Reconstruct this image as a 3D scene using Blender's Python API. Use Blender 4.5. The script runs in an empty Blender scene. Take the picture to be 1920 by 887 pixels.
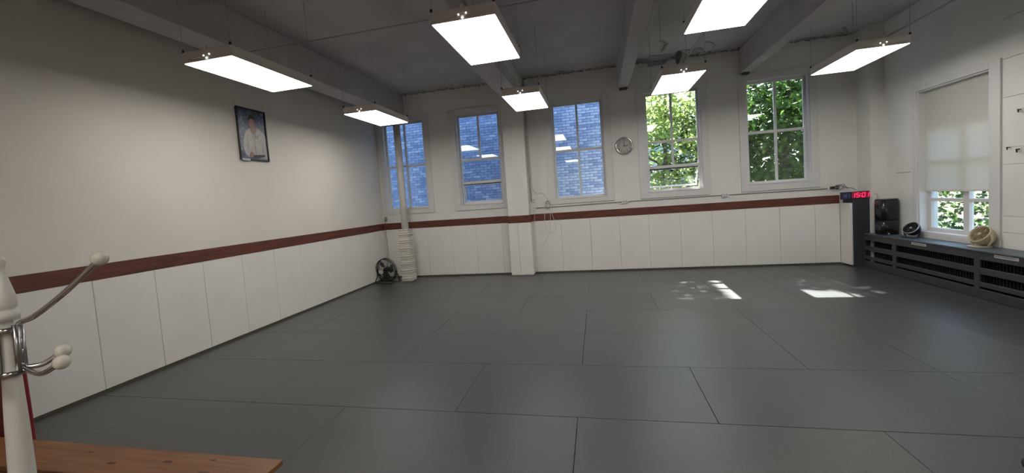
import bpy, bmesh, math, random
from mathutils import Vector, Matrix
random.seed(7)
S = bpy.context.scene
COL = S.collection
PI = math.pi

# ---------------------------------------------------------------- camera, sky, sun, exposure
F_PX, YAW, PITCH, ROLL = 781.07, -0.22600, 0.0617, -0.0718
PX, PY, CH = 943.25, 423.70, 1.7061
fw = Vector((math.sin(YAW)*math.cos(PITCH), math.cos(YAW)*math.cos(PITCH), -math.sin(PITCH)))
r0 = Vector((math.cos(YAW), -math.sin(YAW), 0)); u0 = r0.cross(fw)
rt = r0*math.cos(ROLL) + u0*math.sin(ROLL); up = -r0*math.sin(ROLL) + u0*math.cos(ROLL)
cd = bpy.data.cameras.new('camera'); cam = bpy.data.objects.new('camera', cd); COL.objects.link(cam)
cam.matrix_world = Matrix(((rt.x, up.x, -fw.x, 0), (rt.y, up.y, -fw.y, 0), (rt.z, up.z, -fw.z, CH), (0, 0, 0, 1)))
cd.sensor_width = 36; cd.lens = F_PX/1920*36; cd.clip_start = .05; cd.clip_end = 400
cd.shift_x = (960-PX)/1920; cd.shift_y = (PY-443.5)/1920
S.camera = cam
S.view_settings.view_transform = 'Standard'; S.view_settings.look = 'None'
S.view_settings.gamma = 1; S.view_settings.use_curve_mapping = False
S.view_settings.exposure = 0.0
SUN_EL = math.radians(52.3)
w = bpy.data.worlds.new('world'); S.world = w; w.use_nodes = True
nt = w.node_tree; bg = nt.nodes['Background']
sky = nt.nodes.new('ShaderNodeTexSky'); sky.sky_type = 'NISHITA'; sky.sun_disc = False
sky.sun_elevation = SUN_EL; sky.sun_rotation = math.radians(0)
nt.links.new(sky.outputs[0], bg.inputs[0]); bg.inputs[1].default_value = 0.8
sl = bpy.data.lights.new('sun', 'SUN'); sl.energy = 56; sl.angle = math.radians(.55); sl.color = (1, .95, .86)
so = bpy.data.objects.new('sun', sl); COL.objects.link(so)
SUNDIR = Vector((.02, math.cos(SUN_EL), math.sin(SUN_EL))).normalized()
so.rotation_euler = SUNDIR.to_track_quat('Z', 'Y').to_euler()
LAMP = 11.9      # radiance of the lamp diffusers

# ---------------------------------------------------------------- materials
def mat(name, col, rough=.6, metal=0, noise=0, nscale=8, bump=0, bscale=60, stretch=None, col2=None, emit=0, spec=.5, coords='Object', trans=0, coat=0):
    m = bpy.data.materials.new(name); m.use_nodes = True; t = m.node_tree; N = t.nodes; Lk = t.links
    b = N['Principled BSDF']
    b.inputs['Base Color'].default_value = (*col, 1); b.inputs['Roughness'].default_value = rough
    b.inputs['Metallic'].default_value = metal; b.inputs['Specular IOR Level'].default_value = spec
    if coat: b.inputs['Coat Weight'].default_value = coat
    if emit:
        b.inputs['Emission Color'].default_value = (*col, 1); b.inputs['Emission Strength'].default_value = emit
    tc = mp = None
    def vec():
        nonlocal tc, mp
        if tc is None:
            tc = N.new('ShaderNodeTexCoord'); mp = N.new('ShaderNodeMapping'); Lk.new(tc.outputs[coords], mp.inputs[0])
            if stretch: mp.inputs['Scale'].default_value = stretch
        return mp.outputs[0]
    if noise or col2:
        n = N.new('ShaderNodeTexNoise'); n.inputs['Scale'].default_value = nscale; n.inputs['Detail'].default_value = 5
        Lk.new(vec(), n.inputs['Vector'])
        r = N.new('ShaderNodeValToRGB'); e = r.color_ramp.elements
        c2 = col2 or tuple(max(0, c*(1-noise)) for c in col)
        e[0].position = .35; e[0].color = (*c2, 1); e[1].position = .65; e[1].color = (*col, 1)
        Lk.new(n.outputs[0], r.inputs[0]); Lk.new(r.outputs[0], b.inputs['Base Color'])
    if bump:
        n2 = N.new('ShaderNodeTexNoise'); n2.inputs['Scale'].default_value = bscale; n2.inputs['Detail'].default_value = 4
        Lk.new(vec(), n2.inputs['Vector'])
        bp = N.new('ShaderNodeBump'); bp.inputs['Strength'].default_value = bump; bp.inputs['Distance'].default_value = .01
        Lk.new(n2.outputs[0], bp.inputs['Height']); Lk.new(bp.outputs[0], b.inputs['Normal'])
    if trans:
        tr = N.new('ShaderNodeBsdfTranslucent'); tr.inputs[0].default_value = (*col, 1)
        mx = N.new('ShaderNodeMixShader'); mx.inputs[0].default_value = trans
        out = N['Material Output']
        if noise or col2: Lk.new(r.outputs[0], tr.inputs[0])
        Lk.new(b.outputs[0], mx.inputs[1]); Lk.new(tr.outputs[0], mx.inputs[2]); Lk.new(mx.outputs[0], out.inputs[0])
    return m
M = {}
M['cream'] = mat('cream_wall_paint', (.74, .70, .64), .75, noise=.05, nscale=1.2, bump=.12, bscale=40)
M['white_wall'] = mat('white_wall_paint', (.76, .75, .72), .7, noise=.05, nscale=2, bump=.5, bscale=14)
M['panel'] = mat('panel_vinyl', (.80, .775, .735), .5, noise=.03, nscale=2.5, bump=.15, bscale=9)
M['panel_edge'] = mat('panel_edge', (.55, .5, .43), .6)
M['trim_wood'] = mat('red_stained_board', (.155, .042, .024), .5, col2=(.085, .024, .016), nscale=3, stretch=(1, 1, 9), bump=.1, bscale=30)
M['base'] = mat('dark_baseboard', (.09, .08, .06), .7)
M['ceiling'] = mat('grey_ceiling_paint', (.54, .51, .52), .85, noise=.15, nscale=1.3, bump=.35, bscale=6)
M['beam'] = mat('grey_beam_paint', (.53, .50, .51), .8, noise=.12, nscale=2, bump=.25, bscale=10)
M['mat1'] = mat('mat_vinyl', (.070, .071, .069), .28, noise=.05, nscale=2, bump=.22, bscale=120)
M['mat2'] = mat('mat_vinyl_cool', (.065, .067, .068), .29, noise=.05, nscale=2, bump=.22, bscale=120)
M['mat3'] = mat('mat_vinyl_dark', (.055, .058, .062), .32, noise=.05, nscale=2, bump=.22, bscale=120)
M['under'] = mat('subfloor', (.035, .035, .035), .9)
M['white_wood'] = mat('white_window_paint', (.68, .67, .66), .45, noise=.04, nscale=5, bump=.1, bscale=30)
M['steel_white'] = mat('white_enamel_steel', (.72, .67, .63), .4, noise=.05, nscale=4)
M['diffuser'] = mat('lamp_diffuser', (1, .965, .91), .5, emit=LAMP)
M['glow'] = mat('lamp_knockout_light', (1, .97, .93), .5, emit=2.0)
M['wire'] = mat('grey_wire', (.42, .40, .40), .5, metal=.2)
M['conduit'] = mat('painted_conduit', (.30, .29, .285), .45)
M['cond_white'] = mat('white_conduit', (.55, .53, .49), .5)
M['plastic_white'] = mat('white_plastic', (.70, .69, .66), .35)
M['plastic_black'] = mat('black_plastic', (.012, .012, .014), .35)
M['black_gloss'] = mat('black_gloss_plastic', (.014, .012, .012), .22)
M['black_metal'] = mat('black_metal', (.02, .018, .016), .4)
M['dark_slate'] = mat('slate_grey_paint', (.045, .046, .053), .5, noise=.12, nscale=4, bump=.08, bscale=40)
M['slate_lid'] = mat('slate_lid_paint', (.085, .105, .125), .45, noise=.15, nscale=5)
M['dark_pad'] = mat('dark_slate_pad', (.035, .042, .05), .55, noise=.08, nscale=4)
M['fin'] = mat('radiator_fin', (.03, .03, .03), .6)
M['void'] = mat('interior_shade', (.006, .006, .006), .9)  # near-black colour standing in for shade inside gaps and recesses
M['chrome'] = mat('chrome', (.62, .60, .60), .12, metal=1)
M['chrome_dull'] = mat('brushed_steel', (.45, .44, .43), .28, metal=1)
M['ivory'] = mat('ivory_enamel', (.74, .71, .65), .28, noise=.04, nscale=8)
M['ivory_ball'] = mat('ivory_ball', (.76, .72, .62), .18)
M['beige'] = mat('beige_plastic', (.50, .43, .30), .4)
M['beige_dark'] = mat('beige_plastic_dim', (.30, .25, .15), .45)
M['red'] = mat('red_vinyl', (.22, .012, .016), .42, noise=.1, nscale=3)
M['pine'] = mat('pine_bench', (.31, .125, .040), .38, col2=(.21, .075, .024), nscale=2.2, stretch=(1.2, 14, 6), bump=.05, bscale=30)
M['knot'] = mat('pine_knot', (.11, .035, .015), .45)
M['tape'] = mat('white_tape_wrap', (.62, .59, .53), .55, noise=.08, nscale=14)
M['pole'] = mat('white_pole_paint', (.55, .53, .49), .5, noise=.06, nscale=5)
M['clock_face'] = mat('clock_face', (.42, .40, .38), .35)
M['print_black'] = mat('print_black', (.02, .02, .02), .5)
M['red_led'] = mat('red_led', (1, .02, .10), .5, emit=2.4)
M['red_screen'] = mat('red_screen', (.22, .004, .03), .25, emit=.35)
M['blue_led'] = mat('blue_led', (.09, .09, .33), .5, emit=.5)
M['navy'] = mat('navy_plastic', (.012, .012, .04), .35)
M['sticker'] = mat('white_sticker', (.50, .47, .46), .5)
M['blind'] = mat('roller_blind_fabric', (.84, .82, .77), .8, noise=.04, nscale=30, trans=.42)
M['board'] = mat('window_board', (.30, .29, .27), .8)
M['brick'] = mat('skylit_painted_brick', (.30, .38, .56), .85, noise=.22, nscale=9, bump=.4, bscale=40)  # blue skylight put into the colour of white-grey brick, mortar likewise
M['brick2'] = mat('skylit_painted_brick_dark', (.23, .31, .48), .85, noise=.25, nscale=9, bump=.4, bscale=40)
M['brick3'] = mat('skylit_painted_brick_pale', (.42, .49, .64), .85, noise=.2, nscale=9, bump=.4, bscale=40)
M['mortar'] = mat('mortar', (.15, .20, .32), .9, noise=.2)
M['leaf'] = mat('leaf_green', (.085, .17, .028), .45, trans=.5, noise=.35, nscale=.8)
M['leaf_sunlit'] = mat('leaf_sunlit_green', (.34, .44, .13), .4, trans=.6, noise=.3, nscale=.8)  # paler copy of the leaf green with sunlight put into the colour
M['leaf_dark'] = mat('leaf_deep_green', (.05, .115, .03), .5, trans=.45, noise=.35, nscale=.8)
M['bark'] = mat('bark', (.10, .08, .06), .9, bump=.6, bscale=20)
M['grass'] = mat('grass', (.03, .05, .015), .9, noise=.4, nscale=2)
M['render'] = mat('far_house_render', (.52, .55, .60), .85, noise=.08, nscale=.6)
M['pic_bg'] = mat('portrait_backdrop', (.13, .16, .24), .35, col2=(.05, .07, .13), nscale=7)
M['pic_skin'] = mat('portrait_skin', (.30, .15, .11), .35)
M['pic_hair'] = mat('portrait_hair', (.02, .018, .018), .35)
M['pic_gi'] = mat('portrait_jacket', (.43, .40, .37), .35, noise=.15, nscale=14)
M['pic_fold'] = mat('portrait_jacket_fold', (.27, .25, .24), .35)
M['peel'] = mat('peeling_plaster', (.40, .385, .38), .85)
M['peel_dark'] = mat('broken_plaster', (.09, .085, .085), .9)
M['edge_crumb'] = mat('crumbling_edge', (.26, .25, .25), .9)
M['patch'] = mat('grey_sheet_patch', (.30, .33, .37), .5)
M['jamb_shine'] = M['white_wood']
def glassmat(name, tint, tr=.05):
    m = bpy.data.materials.new(name); m.use_nodes = True; t = m.node_tree; N = t.nodes; Lk = t.links
    N.remove(N['Principled BSDF']); out = N['Material Output']
    lw = N.new('ShaderNodeLayerWeight'); lw.inputs[0].default_value = .5
    pw = N.new('ShaderNodeMath'); pw.operation = 'POWER'; pw.inputs[1].default_value = 4
    mr = N.new('ShaderNodeMath'); mr.operation = 'MULTIPLY_ADD'; mr.inputs[1].default_value = .8; mr.inputs[2].default_value = tr
    a = N.new('ShaderNodeBsdfTransparent'); a.inputs[0].default_value = (*tint, 1)
    g = N.new('ShaderNodeBsdfGlossy'); g.inputs['Roughness'].default_value = .01
    mx = N.new('ShaderNodeMixShader')
    Lk.new(lw.outputs['Facing'], pw.inputs[0]); Lk.new(pw.outputs[0], mr.inputs[0]); Lk.new(mr.outputs[0], mx.inputs[0])
    Lk.new(a.outputs[0], mx.inputs[1]); Lk.new(g.outputs[0], mx.inputs[2]); Lk.new(mx.outputs[0], out.inputs[0])
    return m
M['glass'] = glassmat('window_glass', (.92, .96, .98))

# ---------------------------------------------------------------- mesh helpers
class MB:
    def __init__(s): s.v = []; s.f = []; s.sm = []; s.mi = []; s.cur = 0
    def add(s, vs, fs, smooth=False):
        o = len(s.v); s.v += [tuple(v) for v in vs]
        for f in fs: s.f.append(tuple(i+o for i in f)); s.sm.append(smooth); s.mi.append(s.cur)
        return s
    def box(s, x0, x1, y0, y1, z0, z1, c=0):
        """box, with its edges chamfered by c"""
        if not c:
            vs = [(x, y, z) for x in (x0, x1) for y in (y0, y1) for z in (z0, z1)]
            return s.add(vs, [(0, 1, 3, 2), (4, 6, 7, 5), (0, 4, 5, 1), (2, 3, 7, 6), (0, 2, 6, 4), (1, 5, 7, 3)])
        b = bmesh.new(); bmesh.ops.create_cube(b, size=1)
        for v in b.verts: v.co = Vector(((x0+x1)/2+v.co.x*(x1-x0), (y0+y1)/2+v.co.y*(y1-y0), (z0+z1)/2+v.co.z*(z1-z0)))
        bmesh.ops.bevel(b, geom=b.edges[:], offset=c, segments=1, affect='EDGES')
        b.verts.index_update()
        s.add([v.co[:] for v in b.verts], [[v.index for v in f.verts] for f in b.faces]); b.free(); return s
    def tube(s, pts, r, n=10, caps=True):
        pts = [Vector(p) for p in pts]; m = len(pts)
        rs = r if isinstance(r, (list, tuple)) else [r]*m
        vs = []; pn = None
        for i, p in enumerate(pts):
            t = (pts[min(i+1, m-1)]-pts[max(i-1, 0)]).normalized()
            if pn is None:
                a = Vector((0, 0, 1)) if abs(t.z) < .9 else Vector((1, 0, 0)); pn = t.cross(a).normalized()
            else:
                pn = (pn-t*pn.dot(t)).normalized()
            q = t.cross(pn)
            for k in range(n):
                an = 2*PI*k/n; vs.append(p+(pn*math.cos(an)+q*math.sin(an))*rs[i])
        fs = [(i*n+k, i*n+(k+1) % n, (i+1)*n+(k+1) % n, (i+1)*n+k) for i in range(m-1) for k in range(n)]
        s.add(vs, fs, True)
        if caps: s.add([vs[k] for k in range(n)], [tuple(range(n))[::-1]]); s.add(vs[-n:], [tuple(range(n))])
        return s
    def lathe(s, prof, n=24, M4=None, smooth=True):
        M4 = M4 or Matrix.Identity(4); vs = []; m = len(prof)
        for r, z in prof:
            for k in range(n):
                a = 2*PI*k/n; vs.append(M4 @ Vector((r*math.cos(a), r*math.sin(a), z)))
        fs = [(i*n+k, i*n+(k+1) % n, (i+1)*n+(k+1) % n, (i+1)*n+k) for i in range(m-1) for k in range(n)]
        return s.add(vs, fs, smooth)
    def ball(s, c, r, n=16, sc=(1, 1, 1), M4=None):
        prof = [(max(1e-5, math.sin(PI*i/10)), -math.cos(PI*i/10)) for i in range(11)]
        T = Matrix.Translation(c) @ (M4 or Matrix.Identity(4)) @ Matrix.Diagonal((r*sc[0], r*sc[1], r*sc[2], 1))
        return s.lathe(prof, n, T)
    def poly(s, pts, d):
        """flat outline extruded along d"""
        n = len(pts); d = Vector(d); a = [Vector(p) for p in pts]; b = [p+d for p in a]
        s.add(a+b, [tuple(range(n))[::-1], tuple(range(n, 2*n))]+[(i, (i+1) % n, (i+1) % n+n, i+n) for i in range(n)])
        return s
    def mesh(s, name, mats):
        me = bpy.data.meshes.new(name); me.from_pydata(s.v, [], s.f)
        for m in (mats if isinstance(mats, (list, tuple)) else [mats]): me.materials.append(m)
        me.polygons.foreach_set('use_smooth', s.sm); me.polygons.foreach_set('material_index', s.mi)
        b = bmesh.new(); b.from_mesh(me); bmesh.ops.remove_doubles(b, verts=b.verts[:], dist=1e-6)
        bmesh.ops.recalc_face_normals(b, faces=b.faces[:]); b.to_mesh(me); b.free(); me.update(); return me
    def build(s, name, mats, parent=None, loc=(0, 0, 0), kind=None, label=None):
        o = bpy.data.objects.new(name, s.mesh(name, mats)); COL.objects.link(o); o.location = loc
        if parent: o.parent = parent
        if kind: o['kind'] = kind
        if label: o['label'] = label
        return o
def bx(*a, **k): return MB().box(*a, **k)
def tag(o, label, cat, group=None, kind=None):
    o['label'] = label; o['category'] = cat
    if group: o['group'] = group
    if kind: o['kind'] = kind
    return o
def empty(name, loc=(0, 0, 0), rot=(0, 0, 0)):
    o = bpy.data.objects.new(name, None); COL.objects.link(o); o.location = loc; o.rotation_euler = rot
    o.empty_display_size = .1; return o
def inst(name, me, parent, loc=(0, 0, 0), rot=None, scale=None):
    o = bpy.data.objects.new(name, me); COL.objects.link(o); o.location = loc
    if rot: o.rotation_euler = rot
    if scale: o.scale = scale
    if parent: o.parent = parent
    return o
def kids(o): return [c for c in bpy.data.objects if c.parent == o]
def copy_tree(o, parent=None):
    c = o.copy(); COL.objects.link(c); c.parent = parent
    for ch in kids(o): copy_tree(ch, c)
    return c
def textmesh(body, size, m, name='lettering', depth=.0006, align='CENTER'):
    cu = bpy.data.curves.new(name, 'FONT'); cu.body = body; cu.size = size; cu.extrude = depth
    cu.align_x = align; cu.align_y = 'CENTER'
    t = bpy.data.objects.new('tmp', cu); COL.objects.link(t)
    me = bpy.data.meshes.new_from_object(t.evaluated_get(bpy.context.evaluated_depsgraph_get()))
    bpy.data.objects.remove(t); me.name = name; me.materials.clear(); me.materials.append(m); return me
def curvepts(P, n=8):
    P = [Vector(p) for p in P]; out = []
    for i in range(len(P)-1):
        a = P[max(i-1, 0)]; b = P[i]; c = P[i+1]; d = P[min(i+2, len(P)-1)]
        for k in range(n):
            t = k/n; out.append(.5*((2*b)+(-a+c)*t+(2*a-5*b+4*c-d)*t*t+(-a+3*b-3*c+d)*t*t*t))
    out.append(P[-1]); return out

# ---------------------------------------------------------------- room shell
XL, XR, YB, ZC, YF = -5.14, 5.10, 9.32, 4.35, -2.6
def wall_cells(axis, p0, p1, u0, u1, z0, z1, holes, m, name):
    us = sorted({u0, u1}|{h[0] for h in holes}|{h[1] for h in holes}); zs = sorted({z0, z1}|{h[2] for h in holes}|{h[3] for h in holes})
    us = [u for u in us if u0 <= u <= u1]; mb = MB()
    for i in range(len(us)-1):
        run = None
        for j in range(len(zs)-1):
            cu, cz = (us[i]+us[i+1])/2, (zs[j]+zs[j+1])/2
            solid = not any(h[0] < cu < h[1] and h[2] < cz < h[3] for h in holes)
            if solid:
                run = (run[0] if run else zs[j], zs[j+1])
            if run and (not solid or j == len(zs)-2):
                if axis == 'y': mb.box(us[i], us[i+1], p0, p1, run[0], run[1])
                else: mb.box(p0, p1, us[i], us[i+1], run[0], run[1])
                run = None
    return mb.build(name, m, kind='structure')
WIN = [(-4.98, -3.915, 1.64, 3.76), (-3.11, -2.075, 1.64, 3.755), (-.90, .215, 1.63, 3.745), (1.055, 2.15, 1.64, 3.74), (2.99, 4.10, 1.65, 3.73)]
RW = (6.85, 8.13, .70, 2.96)
wall_back = wall_cells('y', YB, YB+.26, XL-.3, XR+.3, -4, ZC+.3, WIN, M['white_wall'], 'wall_back')
wall_right = wall_cells('x', XR, XR+.26, YF, YB, -4, ZC+.3, [RW], M['white_wall'], 'wall_right')
wall_left = bx(XL-.3, XL, YF, YB, -4, ZC+.3).build('wall_left', M['cream'], kind='structure')
wall_front = bx(XL-.3, XR+.26, YF-.3, YF, -4, ZC+.3).build('wall_front', M['cream'], kind='structure')
ceiling = bx(XL-.3, XR+.26, YF-.3, YB+.26, ZC, ZC+.28).build('ceiling', M['ceiling'], kind='structure')
floor = bx(XL, XR, YF, YB, -.30, -.04).build('floor', M['under'], kind='structure')

# mats: 1 m rows with 2 m mats in a brick bond, two columns of lengthwise mats on the right
def mat_tile(x0, x1, y0, y1, m):
    g = .0014
    bx(x0+g, x1-g, y0+g, y1-g, -.04, 0, c=.0025).build('mat', M[m], floor)
Y0 = 3.134; XV = -.24
edges_x = [-5.125]
for k in range(-2, 7):
    y0 = Y0+k-1; y1 = y0+1
    if k == 6: y1 = 9.27
    odd = k in (1, 4, 6) or k == -1
    off = XV + (1.0 if odd else 0.0)
    # rows counted from the nearest: bond as in the room
    xs = [x for x in [off+2*i for i in range(-4, 4)] if -5.0 < x < 2.6]
    xs = [-5.125]+xs+[2.735]
    for a, b in zip(xs, xs[1:]): mat_tile(a, b, y0, y1, 'mat1' if random.random() < .6 else 'mat2')
for (xa, xb, m, st) in ((2.735, 3.72, 'mat2', .134), (3.72, 4.745, 'mat3', 1.134)):
    ys = [.134]+[y for y in [st+2*i for i in range(0, 6)] if .2 < y < 9.2]+[9.27]
    for a, b in zip(ys, ys[1:]): mat_tile(xa, xb, a, b, m)
wf = bx(XL+.002, XR, YF, .13, -.04, 0).build('floor_board_area', mat('oak_floor', (.25, .14, .07), .5, noise=.3, nscale=3, stretch=(1, 8, 1)), floor)

# wall panels
def panels(parent, axis, p0, p1, seams, z0=.03, z1=1.18):
    for a, b in zip(seams, seams[1:]):
        g = .0016
        if axis == 'x': q = bx(p0, p1, a+g, b-g, z0, z1, c=.003)
        else: q = bx(a+g, b-g, p0, p1, z0, z1, c=.003)
        q.build('panel', M['panel'], parent)
panels(wall_left, 'x', XL, XL+.022, [y for y in [3.205+.62*k for k in range(-9, 10)] if y < 9]+[9.29])
panels(wall_back, 'y', YB-.03, YB, [-5.115, -4.63, -4.01, -3.385, -2.79, -2.17, -1.965])
panels(wall_back, 'y', YB-.03, YB, [-1.40, -.81, -.184, .436, 1.037, 1.663, 2.279, 2.897, 3.514, 4.13, 4.555])
bx(XL, XL+.016, YF, YB-.03, 0, .028).build('baseboard_left', M['base'], kind='structure')
bx(XL+.02, 4.56, YB-.022, YB, 0, .028).build('baseboard_back', M['base'], kind='structure')
# stained board rail, in lengths
t1 = bx(XL, XL+.026, YF, 1.9, 1.183, 1.34, c=.002).build('trim_1', M['trim_wood'], kind='structure')
for a, b in ((1.902, 5.1), (5.102, 9.285)): bx(XL, XL+.026, a, b, 1.183, 1.34, c=.002).build('rail_board', M['trim_wood'], t1)
t2 = bx(XL+.028, -1.965, YB-.034, YB, 1.183, 1.34, c=.002).build('trim_2', M['trim_wood'], kind='structure')
for a, b in ((-1.445, 1.1), (1.102, 4.55)): bx(a, b, YB-.034, YB, 1.183, 1.34, c=.002).build('rail_board', M['trim_wood'], t2)

# pilaster between the second and third window
pil = bx(-1.945, -1.475, 9.05, YB, 0, ZC).build('trim_3', M['white_wall'], kind='structure')
bx(-1.955, -1.742, 9.025, 9.05, .02, 1.18, c=.004).build('panel', M['panel'], pil)
bx(-1.738, -1.455, 9.025, 9.05, .02, 1.18, c=.004).build('panel', M['panel'], pil)
bx(-1.475, -1.45, 9.03, YB-.03, .02, 1.18, c=.004).build('panel', M['panel'], pil)
bx(-1.960, -1.46, 9.018, 9.05, 1.183, 1.34, c=.002).build('rail_board', M['trim_wood'], pil)
bx(-1.475, -1.445, 9.02, YB-.03, 1.183, 1.34, c=.002).build('rail_board', M['trim_wood'], pil)
# corner boxing at the right, white panel return, beams
bx(4.87, XR, 8.90, YB, 0, ZC).build('trim_4', M['white_wall'], kind='structure')
ret = bx(4.558, 4.597, 8.96, YB-.03, .03, 1.19, c=.003).build('trim_5', M['panel'], kind='structure')
def beam(x0, x1, n, z0=3.87):
    b = bx(x0, x1, YF, YB, z0, ZC, c=.008).build('trim_%d' % n, M['beam'], kind='structure'); return b
beam(-4.76, -4.36, 6); beam(-1.87, -1.46, 7); b3 = beam(.55, .765, 8); b4 = beam(2.89, 3.08, 9)
for b, x0, x1 in ((b3, .52, .80), (b4, 2.86, 3.11)):
    bx(x0+.06, x1-.06, 9.22, YB, 3.83, 3.87, c=.01).build('bearing_block', M['peel_dark'], b)

# broken plaster along the ceiling edge
mb = MB()
for i in range(900):
    x = random.uniform(-4.3, 5.0)
    if -1.9 < x < -1.45: continue
    r = random.uniform(.006, .018)*(1.5 if .8 < x < 2.4 else 1)
    y = YB-random.random()**3*.16; z = ZC-random.uniform(0, .02)*(1 if y > YB-.03 else .2)
    mb.ball((x, y, z), r, 6, (random.uniform(.8, 2.2), random.uniform(.5, 1.3), random.uniform(.3, .8)))
mb.build('broken_plaster_edge', M['edge_crumb'], ceiling, kind='stuff')
def flake(cx, cy, w, l, a, m='peel', drop=.05):
    mb = MB(); n = 7; top = []; 
    for i in range(n):
        t = i/(n-1); ww = w*(.55+.45*math.sin(PI*t))*random.uniform(.75, 1.1)
        x = (t-.5)*l; z = ZC-.004-drop*t*t
        top.append((x, -ww/2, z)); top.append((x, ww/2, z-.2*drop*t))
    R = Matrix.Rotation(a, 3, 'Z'); vs = []
    for z_off in (0, -.004):
        for p in top: q = R @ Vector(p); vs.append((cx+q.x, cy+q.y, q.z+z_off))
    fs = []; k = 2*n
    for i in range(n-1):
        fs += [(2*i, 2*i+2, 2*i+3, 2*i+1), (k+2*i, k+2*i+1, k+2*i+3, k+2*i+2), (2*i, k+2*i, k+2*i+2, 2*i+2), (2*i+1, 2*i+3, k+2*i+3, k+2*i+1)]
    fs += [(0, 1, k+1, k), (2*n-2, k+2*n-2, k+2*n-1, 2*n-1)]
    mb.add(vs, fs).build('plaster_flake', M[m], ceiling)
for a in ((1.30, 8.16, .06, .22, .5), (1.38, 8.42, .07, .24, 1.9, 'edge_crumb', .06), (1.90, 8.90, .10, .30, .3), (2.12, 8.98, .08, .26, 1.1), (2.22, 8.66, .08, .30, .8),
          (1.72, 9.02, .12, .30, 1.5, 'peel_dark', .14), (1.82, 9.10, .09, .20, 1.2), (1.02, 9.08, .10, .24, .2, 'edge_crumb', .06), (4.5, 8.9, .06, .22, .9, 'edge_crumb', .04), (-.6, 9.1, .05, .16, .2, 'edge_crumb', .03)): flake(*a)
# grey sheet patch in the angle of ceiling and wall
mb = MB(); mb.poly([(1.17, YB-.03, 4.335), (1.56, YB-.03, 4.335), (1.62, 9.00, 4.335), (1.16, 8.92, 4.335)], (0, 0, .012))
mb.poly([(1.17, YB-.015, 4.34), (1.17, YB-.015, 4.24), (1.48, YB-.015, 4.25), (1.56, YB-.015, 4.30), (1.58, YB-.015, 4.34)], (0, .012, 0))
mb.build('sheet_patch', M['patch'], ceiling)

# wide boards on the right wall, camera side of the window
zs = [.62, .83, 1.04, 1.70, 1.91, 2.54, 3.02, 3.52, 3.95, 4.345]
for a, b in zip(zs, zs[1:]):
    bx(XR-.014, XR, YF+.01, 6.665, a+.003, b-.003, c=.002).build('wall_board', M['white_wall'], wall_right)
    
bx(XR-.004, XR, 8.30, 8.62, 1.683, 1.69).build('paint_crack', M['base'], wall_right)

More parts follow.
